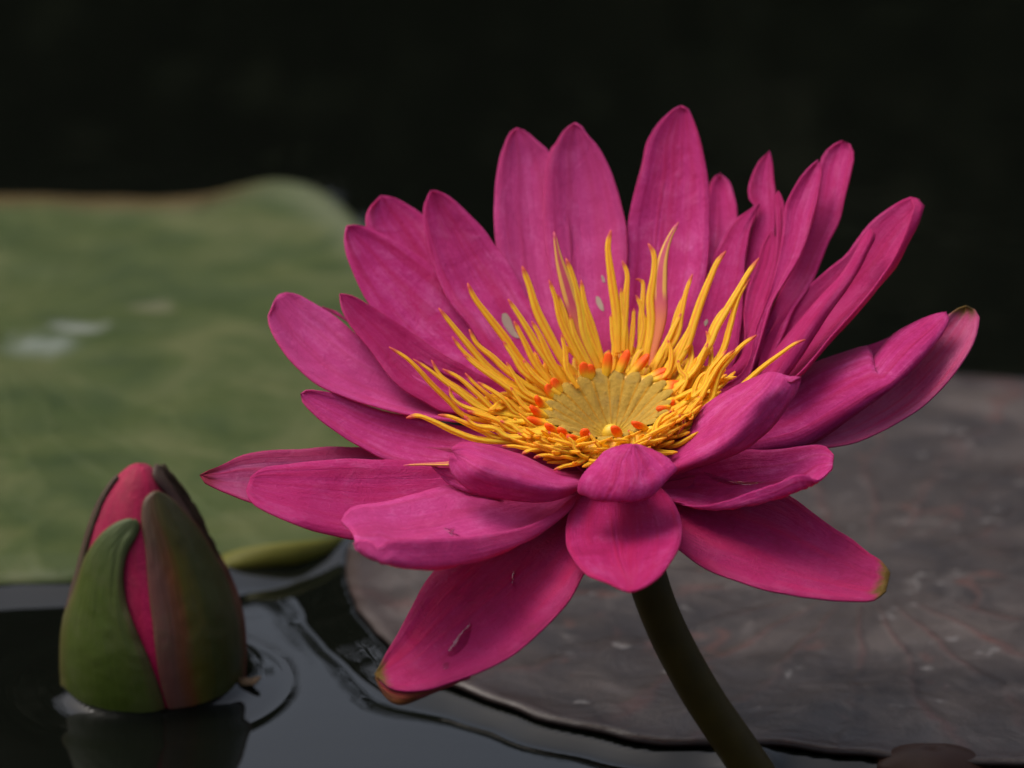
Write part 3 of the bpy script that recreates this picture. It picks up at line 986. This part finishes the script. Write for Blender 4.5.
ST = [
    # back and left, tip first
    ([(467.5, 283), (474, 297), (488, 316), (505, 338), (522, 362), (548, 386)], 9.5), ([(522, 266), (529, 285), (537, 311), (550, 337), (572, 376)], 10),
    ([(438.6, 308), (453, 326), (470.6, 347.5), (489, 368), (512, 384), (545, 396)], 9), ([(469, 329), (477, 344), (492.5, 357), (505, 369), (525, 384), (548, 396)], 8),
    ([(452, 336.5), (464, 352), (483, 368), (497, 379), (542, 402)], 7), ([(463, 354), (477, 366), (496, 379), (515, 392), (542, 405)], 7.5),
    ([(508, 299), (517.5, 313), (530, 333), (540, 350), (565, 384)], 8), ([(514, 321), (525, 343), (536, 365), (556, 390)], 7.5),
    ([(531.5, 321), (539, 334), (551, 360), (567, 385)], 7.5), ([(389, 347), (406.5, 358), (419, 370), (431.5, 384), (450, 402), (463, 415), (500, 424)], 8),
    ([(413, 359), (427, 368), (441, 379), (461, 394), (480, 408), (530, 419)], 7), ([(431.5, 360), (440, 375), (458, 388), (480, 404), (492, 411), (535, 414)], 8),
    ([(442.5, 369), (458, 377), (472, 389), (484, 400), (497, 411), (542, 412)], 8), ([(465, 373), (474, 383), (489, 396), (505, 408), (545, 408)], 7),
    ([(477.6, 382), (492.5, 391), (506, 401), (517, 413), (548, 412)], 8), ([(503, 341), (514, 357), (524, 372), (555, 393)], 8),
    ([(506.5, 362), (514, 375), (527, 393), (552, 402)], 7), ([(523, 360), (535, 376), (560, 395)], 7), ([(510.5, 387), (519, 400), (528, 409), (552, 410)], 7),
    ([(406.5, 418), (417.5, 415.5), (433, 421), (455, 431.5), (477, 439), (520, 442)], 8), ([(438, 415), (450, 416.5), (467.5, 424), (483, 431), (499, 438), (545, 430)], 7.5),
    ([(449.5, 386), (452, 397), (461, 405), (480, 412), (502, 421), (545, 420)], 8), ([(467.5, 411), (481.5, 415), (499, 421), (514, 431), (552, 426)], 8),
    ([(464, 415.5), (475, 425), (496, 429), (508, 437), (555, 431)], 8), ([(500, 421), (512, 425), (522, 432), (555, 428)], 7), ([(517.5, 433), (526, 437), (536, 446), (562, 438)], 6),
    ([(502, 446), (514, 446), (528, 448), (566, 442)], 6), ([(522, 454), (530, 450), (541, 449), (575, 442)], 6), ([(534, 458), (542, 455), (556, 455), (582, 446)], 6),
    ([(535.6, 456.5), (548, 455), (560, 457), (586, 447)], 6), ([(554, 470), (564, 466), (578, 463), (588, 455), (602, 442)], 6.5),
    ([(548, 432), (559, 437), (568, 445), (576, 452)], 6), ([(567, 436), (573, 442), (578.6, 453), (588, 458)], 6), ([(589, 433), (595, 441), (601, 449), (600, 458)], 5.5),
    ([(628, 430), (632, 434), (632.5, 444), (630, 455)], 5), ([(672, 411), (662.5, 416), (656, 426), (655, 436), (652, 446)], 6.5),
    ([(700, 396.5), (692, 403), (689, 411), (676, 419)], 6.5), ([(681, 415), (671, 421), (666, 431), (656, 440)], 6),
    ([(757, 335), (744, 343.5), (731, 357.5), (720, 371.6), (714, 389), (711, 400), (690, 411)], 9), ([(735, 349.7), (726.6, 356), (717, 368), (705, 389), (697, 403), (675, 414)], 7.5),
    ([(727, 349.7), (719, 359), (709, 371.5), (703, 387), (675, 411)], 7.5), ([(710, 371), (701.6, 375), (695, 387), (692, 398), (672, 409)], 6.5),
    ([(750, 278.6), (741, 292), (735, 308), (729, 330), (722, 352), (692, 388)], 8), ([(759, 258), (749, 271.6), (739, 289), (728, 307.5), (716, 328), (709, 345), (680, 388)], 9.5),
    ([(729, 305), (720, 314), (712, 329), (707, 351), (685, 386)], 7.5), ([(706, 331), (708.6, 338), (702, 362), (688, 388)], 6.5), ([(708, 343.5), (701, 357), (695, 369), (672, 393)], 7.5),
    ([(805.5, 339.5), (795, 343.5), (780, 354), (762.5, 367), (750, 378), (735, 391), (690, 412)], 8),
    ([(726, 251), (718, 261), (709, 281), (701, 301), (694, 322), (685, 350), (666, 378)], 10), ([(700.5, 304), (695, 315), (690, 329), (668, 378)], 7),
    ([(692, 321.6), (687, 333), (662, 375)], 7), ([(692.6, 274), (687, 289), (681, 314), (677, 335), (656, 370)], 7.5), ([(684, 295), (677, 313), (672, 332), (651, 368)], 7),
    ([(681.7, 313), (674.7, 326), (653, 371)], 7), ([(648, 243.5), (653.6, 253), (654, 272), (650, 298), (651, 323), (645, 366)], 8.5),
    ([(635.6, 279), (642, 281), (643, 295), (641, 320), (640, 361)], 6.5), ([(636, 295), (641, 307.5), (643.5, 326), (636, 361)], 6), ([(634, 308), (633, 326), (630, 356)], 5.5),
    ([(645, 314.5), (646, 332), (640, 363)], 6), ([(622, 260.6), (627, 273), (626, 295), (623, 351)], 7), ([(566, 258), (573, 278), (580, 307.5), (585, 336), (599, 369)], 8.5),
    ([(549, 280), (555, 297), (561, 321.6), (586, 373)], 7), ([(557, 294), (564, 312), (570, 335.6), (589, 371)], 7.5), ([(570, 315), (575, 335.6), (593, 371)], 6.5),
    ([(581, 280), (585, 304), (592, 326), (603, 363)], 7), ([(584, 304), (586.5, 320), (592, 337), (604, 365)], 7), ([(611, 230), (608, 245), (611, 275), (615.6, 307.5), (617, 322), (618, 353)], 9),
    ([(621, 288), (622.6, 307.5), (625, 332.5), (626, 353)], 7), ([(611, 314), (612.5, 329), (616, 356)], 6), ([(561.4, 334), (565, 351), (567, 370), (578, 388)], 6),
    ([(678, 360), (680, 370), (686, 378), (680, 394)], 6), ([(668, 340), (671, 352), (668, 372), (660, 380)], 6),
]
for pts, wd in ST:
    stamen(pts, wd * (1.3 if pts[0][1] > 408 else 1.0))
for pts, wd in (([(678.6, 222), (669, 239), (662, 262), (660, 285), (660, 315), (650, 366)], 15), ([(554, 232), (559, 259), (566, 283), (575, 314), (594, 366)], 14),
                ([(403.5, 465.5), (419, 464.5), (449, 464), (520, 456)], 12), ([(650.5, 433), (650, 438), (643, 445), (638, 452)], 6), ([(682, 414), (683.6, 425), (676, 436)], 5.5), ([(617, 438), (622, 439), (624, 447)], 6)):
    stamen(pts, wd, 'petaloid')
# short inner filaments fill the ring round the disc
nst = len(ST) + 6
k = 0
for i in range(22):
    a = 2 * pi * (i + .5 * random.random()) / 22
    rb = 1.42 + .12 * random.random()
    ln = .55 + .5 * random.random()
    if sin(a) < -.2:
        ln *= .75
    b = fl(rb, a, -.25)
    m = fl(rb + ln * .55, a + .08 * random.uniform(-1, 1), -.05 + .12 * random.random())
    t = fl(rb + ln, a + .16 * random.uniform(-1, 1), .12 + .3 * random.random())
    v_, f_, u_ = ribbon([b, m, t], .0015, .0009, 14)
    build('stamen', v_, f_, FILAMENT, root, u_)
# the rest of the packed filaments: one part
V_, F_, U_ = [], [], []
for i in range(130):
    a = 2 * pi * (i + random.random()) / 130
    rb = 1.38 + .22 * random.random()
    ln = .5 + .6 * random.random()
    b = fl(rb, a, -.42)
    m = fl(rb + ln * .6, a + .06 * random.uniform(-1, 1), -.28 + .1 * random.random())
    t = fl(rb + ln, a + .12 * random.uniform(-1, 1), -.16 + .22 * random.random())
    v_, f_, u_ = ribbon([b, m, t], .0022, .0013, 10, nprof=8)
    off = len(V_)
    V_ += v_
    F_ += [tuple(x + off for x in f) for f in f_]
    U_ += u_
for i in range(72):
    a = random.uniform(0, 2 * pi)
    if sin(a) > .45:
        a = -a
    rb = 1.5 + .35 * random.random()
    ln = random.uniform(.55, 1.25) * (1.0 if sin(a) > -.35 else .7)
    up = random.uniform(.0, .38)
    b = fl(rb, a, -.3)
    m = fl(rb + ln * .55, a + .10 * random.uniform(-1, 1), -.16 + up * .7)
    t = fl(rb + ln, a + .30 * random.uniform(-1, 1), -.05 + up + .12 * random.random())
    v_, f_, u_ = ribbon([b, m, t], random.uniform(.0015, .0021), .0011, 12, nprof=8)
    off = len(V_)
    V_ += v_
    F_ += [tuple(x + off for x in f) for f in f_]
    U_ += u_
build('packed_filaments', V_, F_, FILAMENT, root, U_)['kind'] = 'stuff'

# orange tipped appendages round the disc
for (u, v) in ((583, 362), (590, 364), (609, 352), (628.6, 350), (649, 354), (667, 369), (672, 373), (677, 388), (680, 383), (668, 404), (657, 409), (632, 422), (613, 426), (585, 429), (560, 428),
               (546, 424), (568, 436), (527, 418), (530, 406), (536, 396), (547, 384), (553, 378)):
    X, Y = (u - FU) / K, (FV - v) / K
    a = atan2(((FV + 3 - v) / .52), u - FU) + radians(0)
    th = a
    b = fl(1.34, th, -.2)
    bu, bv, bw = proj(b)
    tipw = bw - (.25 if v > 395 else .05)
    mu, mv = (bu * .5 + u * .5) + (u - FU) * .03, bv * .45 + v * .55
    t = pw(u, v, tipw)
    m = pw(mu, mv, (bw + tipw) / 2)
    sh = lambda s: .75 + .35 * sin(pi * min(1, s * 1.05)) if s < .9 else .75 - (s - .9) * 4
    v_, f_, u_ = ribbon([b, m, t], .0022, .0019, 18, shape=sh)
    build('appendage', v_, f_, APPEND, root, u_)

# stem
tw = proj(fl(0, 0, -1.6))
sb = proj(on_water(754, 772, .0))
cen = [(640, 560), (649, 583), (663, 621), (682, 660), (705, 700), (732, 740), (754, 772)]
L = [0]
for a, b in zip(cen, cen[1:]):
    L.append(L[-1] + hypot(a[0] - b[0], a[1] - b[1]))
pts = [fl(0, 0, -1.5)] + [pw(c[0], c[1], tw[2] + (sb[2] - tw[2]) * l / L[-1]) for c, l in zip(cen[1:], L[1:])]
pts.append(pts[-1] + (pts[-1] - pts[-2]) * .6)
P = [Vector(p) * .01 for p in crom([tuple(p * 100) for p in pts], 60)]
verts, uvs = [], []
for i, p in enumerate(P):
    s = i / 59
    T = (P[min(59, i + 1)] - P[max(0, i - 1)]).normalized()
    A = T.cross(Vector((0, 1, 0))).normalized()
    Bv = T.cross(A)
    r = (.0043 + .0004 * s) * (1 + .02 * noise.noise(p * 90))
    for k in range(24):
        a = 2 * pi * k / 24
        verts.append(p + A * (r * cos(a)) + Bv * (r * sin(a)))
faces = [(i * 24 + j, i * 24 + (j + 1) % 24, (i + 1) * 24 + (j + 1) % 24, (i + 1) * 24 + j) for i in range(59) for j in range(24)]
build('stem', verts, faces, STEM, root)

# ------------------------------------------------------------------ the bud
bud = empty('water_lily_bud', Vector((BUD_C.x, BUD_C.y, 0)))
tag(bud, 'closed water lily bud with green sepals and pink tip rising from the water', 'flower bud')
BPX = FPX / ((BUD_C - CAM).dot(FWD))
PROF = [(z_, max(.01, r_ - .07 * min(1, r_)), c_) for z_, r_, c_ in [(-1.2, 1.75, 152), (0.0, 2.08, 152.5), (.4, 2.15, 152.8), (.9, 2.17, 153), (1.5, 2.13, 153), (2.0, 2.03, 153), (2.75, 1.80, 151.5), (3.5, 1.53, 148.8), (4.35, 1.20, 146), (4.85, .95, 145), (5.18, .73, 146), (5.45, .50, 147.5), (5.64, .25, 148.5), (5.70, 0.01, 149)]]
pf = crom(PROF, 160)


def bud_r(z):
    z *= 100
    for a, b in zip(pf, pf[1:]):
        if a[0] <= z <= b[0]:
            f = (z - a[0]) / (b[0] - a[0] + 1e-9)
            return (a[1] + (b[1] - a[1]) * f) * .01, BUD_C.x + ((a[2] + (b[2] - a[2]) * f) - 152.5) / BPX
    return (0.0, BUD_C.x) if z > 0 else (.0175, BUD_C.x)


def on_bud(u, v, off):
    r = ray(u, v)
    t0 = ((BUD_C - CAM).dot(FWD)) - .035
    best, bt = 1e9, None
    for i in range(90):
        t = t0 + i * .0006
        p = CAM + r * t
        R, cx = bud_r(p.z)
        f = hypot(p.x - cx, p.y - BUD_C.y) - R
        if f < best:
            best, bt = f, t
        if f <= 0:
            break
    p = CAM + r * bt
    R, cx = bud_r(p.z)
    dv = Vector((p.x - cx, p.y - BUD_C.y, .25 * hypot(p.x - cx, p.y - BUD_C.y))).normalized()
    return p + dv * off


def bud_material(name, stops, tipc=None, rough=.45):
    M = Mat(name)
    uv, u, v = M.uv()
    n = M.noise(M.map(uv, (14, 3, 1)), 1.0, 5, .6, .4)
    n2 = M.noise(M.obj(), 160, 4, .6)
    c = M.ramp(M.math('ADD', u, M.math('MULTIPLY', M.math('SUBTRACT', n, .5), .16)), stops)
    c = M.mix(M.math('MULTIPLY', M.range(n2, .42, .7), .25), c, (.07, .07, .03))
    if tipc:
        c = M.mix(M.math('MULTIPLY', M.range(v, .6, 1.0), .6), c, tipc)
    M.bump(M.math('ADD', n, M.math('MULTIPLY', n2, .5)), .45, .0008)
    M.set(Base_Color=c, Roughness=rough, Specular_IOR_Level=.22)
    return M.m


# pink petals rolled up inside: a twisted ovoid
verts, uvs = [], []
for i, (z, r, cx) in enumerate(pf):
    for j in range(64):
        a = 2 * pi * j / 64
        rr = max(.02, r * .985 * (1 + .012 * sin(5 * a + z * .6)) - .015)
        verts.append((BUD_C.x + (cx - 152.5) / BPX + rr * .01 * cos(a), BUD_C.y + rr * .01 * sin(a), z * .01 - .0004))
        uvs.append((j / 64, i / 159))
faces = [(i * 64 + j, i * 64 + (j + 1) % 64, (i + 1) * 64 + (j + 1) % 64, (i + 1) * 64 + j) for i in range(159) for j in range(64)]
PINK = petal_material('bud petal', (.17, .010, .032), (.27, .020, .055), (.28, .05, .065), trans=.1)
build('rolled_petals', verts, faces, PINK, bud, uvs)


def bud_sepal(lrail, rrail, off, mat, label=None, nt_=22, nu=50, sol=.0009, bul=0.0):
    a, b = crom(lrail, nu), crom(rrail, nu)
    verts, uvs = [], []
    for i in range(nu):
        s = i / (nu - 1)
        for k in range(nt_):
            t = k / (nt_ - 1)
            q = abs(t - .5) * 2
            u, v = a[i][0] + (b[i][0] - a[i][0]) * t, a[i][1] + (b[i][1] - a[i][1]) * t
            verts.append(on_bud(u, v, off + bul * (1 - q ** 4) - .0003 * q ** 6))
            uvs.append((t, s))
    o = build('sepal', verts, grid_faces(nu, nt_), mat, bud, uvs, solid=sol)
    sm = o.modifiers.new('relax', 'SMOOTH')
    sm.iterations = 3
    sm.factor = .5
    o.modifiers.move(1, 0)
    if label:
        o['label'] = label
    return o


GREEN = bud_material('green bud sepal', [(.0, (.07, .060, .015)), (.12, (.040, .056, .005)), (.5, (.036, .055, .004)), (.85, (.045, .060, .008)), (1.0, (.06, .035, .015))], (.070, .090, .040))
TWO = bud_material('brown and green bud sepal', [(.0, (.12, .038, .030)), (.16, (.10, .042, .032)), (.30, (.12, .040, .014)), (.42, (.075, .062, .006)), (.6, (.036, .040, .004)), (.88, (.032, .032, .005)), (1.0, (.14, .03, .025))], (.06, .05, .025))
DARK = bud_material('dark brown bud sepal', [(0, (.06, .028, .024)), (.5, (.07, .04, .03)), (1, (.045, .03, .015))])
# behind first
bud_sepal([(225, 690), (224, 640), (214, 590), (196, 548), (182, 518), (169, 498), (157, 484), (151, 474), (155, 465)], [(243, 690), (245, 645), (240, 605), (227, 570), (212, 540), (200, 515), (185, 490), (171, 472), (162, 464)], .0003, DARK, 'dark brown rear sepal')
bud_sepal([(63, 690), (61.5, 650), (63, 625), (67.5, 603), (76, 575), (83, 547), (93, 515), (102, 496), (113, 481), (119, 475)], [(72, 700), (69, 650), (70, 622), (74, 602), (81, 574), (88, 546), (96, 519), (104, 500), (113, 484), (119, 476)], .0002, DARK)
bud_sepal([(64, 705), (61.5, 680), (61, 655), (62.5, 628), (67, 610), (74, 595), (80, 577), (87, 557), (100, 537), (115, 524), (126, 519.5), (133, 519)],
          [(172, 742), (167, 712), (160, 687), (150, 660), (140, 637), (131, 615), (126, 597), (124, 577), (127, 555), (136, 537), (140, 527), (138, 521), (133, 519)], .0006, GREEN, 'mid green front sepal', bul=.0006, sol=.0006)
bud_sepal([(174, 744), (168, 712), (160, 685), (155, 655), (152, 625), (148, 592), (146, 565), (144, 542), (141, 517), (144, 499), (154, 491)],
          [(238, 712), (244, 685), (245.5, 665), (245.5, 640), (241, 605), (228, 570), (218, 554), (210, 543), (200, 530), (182, 510), (166, 496), (154, 491)], .0006, TWO, 'half brown half green front sepal', bul=.0005, sol=.0006)

# a scrap of dead leaf caught at the bud's waterline
q0 = on_water(248, 681, .0016)
verts, nfr = [], 18
for lay in (0, 1):
    for i in range(nfr):
        a = 2 * pi * i / nfr
        r = .0021 * (1 + .45 * noise.noise(Vector((cos(a) * 2, sin(a) * 2, 4))))
        verts.append((q0.x + r * 1.5 * cos(a), q0.y + r * .9 * sin(a), q0.z + lay * .0006 + .0006 * cos(2 * a)))
faces = [tuple(range(nfr, 2 * nfr)), tuple(range(nfr - 1, -1, -1))] + [(i, (i + 1) % nfr, nfr + (i + 1) % nfr, nfr + i) for i in range(nfr)]
tag(build('dead_leaf_scrap', verts, faces, simple('dead leaf', (.10, .06, .03), (.2, .13, .07), 600, .7, .2)), 'tiny brown scrap of dead leaf floating against the right side of the bud', 'leaf scrap')

# ------------------------------------------------------------------ the far side of the pond (seen in the water's reflection)
verts, faces = [], []
nx = 60
for i in range(nx):
    x = -14 + 28 * i / (nx - 1)
    for (y, z) in ((4.4, -.3), (4.7, .08), (5.5, .25), (9, .5), (40, .6), (300, .6)):
        verts.append((x * (1 + (y - 4.4) * .12), y + .25 * noise.noise(Vector((x, y, 0))), z + .05 * noise.noise(Vector((x * 2, y, 1)))))
tag(build('bank', verts, grid_faces(nx, 6), simple('dark soil', (.015, .013, .009), (.035, .030, .016), 6, .9)), kind='structure')
tag(build('ground', [(-300, -300, -.45), (300, -300, -.45), (300, 300, -.45), (-300, 300, -.45)], [(0, 1, 2, 3)], simple('pond bed', (.02, .018, .012), (.04, .035, .02), 3, .9)), kind='structure')
def hedge_top(x):
    t = 2.08 + .10 * noise.noise(Vector((x * .8, 2, 0))) + .06 * noise.noise(Vector((x * 2.6, 7, 0)))
    return t + 1.5 * smooth(-.62, -.95, x)


verts, faces = [], []
nx, nz = 130, 14
for i in range(nx):
    x = -9 + 18 * i / (nx - 1)
    for j in range(nz):
        z = -.1 + (hedge_top(x) - .05) * j / (nz - 1)
        verts.append((x, 6.0 + .35 * noise.noise(Vector((x * 1.3, z * 1.6, 2))) + .5 * (j / (nz - 1)) ** 3, z))
faces = grid_faces(nx, nz)
for i in range(16000):
    x = random.uniform(-9, 9)
    z = .1 + (hedge_top(x) - .1) * random.random() ** .8
    y = 5.4 + random.random() * .9 + .4 * noise.noise(Vector((x * .8, z, 4)))
    c = Vector((x, y, z))
    a = Vector((random.gauss(0, 1), random.gauss(0, 1), random.gauss(0, 1))).normalized()
    b = a.cross(Vector((random.gauss(0, 1), random.gauss(0, 1), random.gauss(0, 1)))).normalized()
    s = random.uniform(.04, .10)
    k = len(verts)
    verts += [c - a * s, c + b * s * .45, c + a * s, c - b * s * .45]
    faces.append((k, k + 1, k + 2, k + 3))
LEAF = simple('dark bank leaves', (.010, .014, .004), (.026, .030, .010), 2.0, .8, .1)
tag(build('bank_foliage', verts, faces, LEAF, shade=False), 'dark mass of shrubs on the far bank', 'shrubs', kind='stuff')
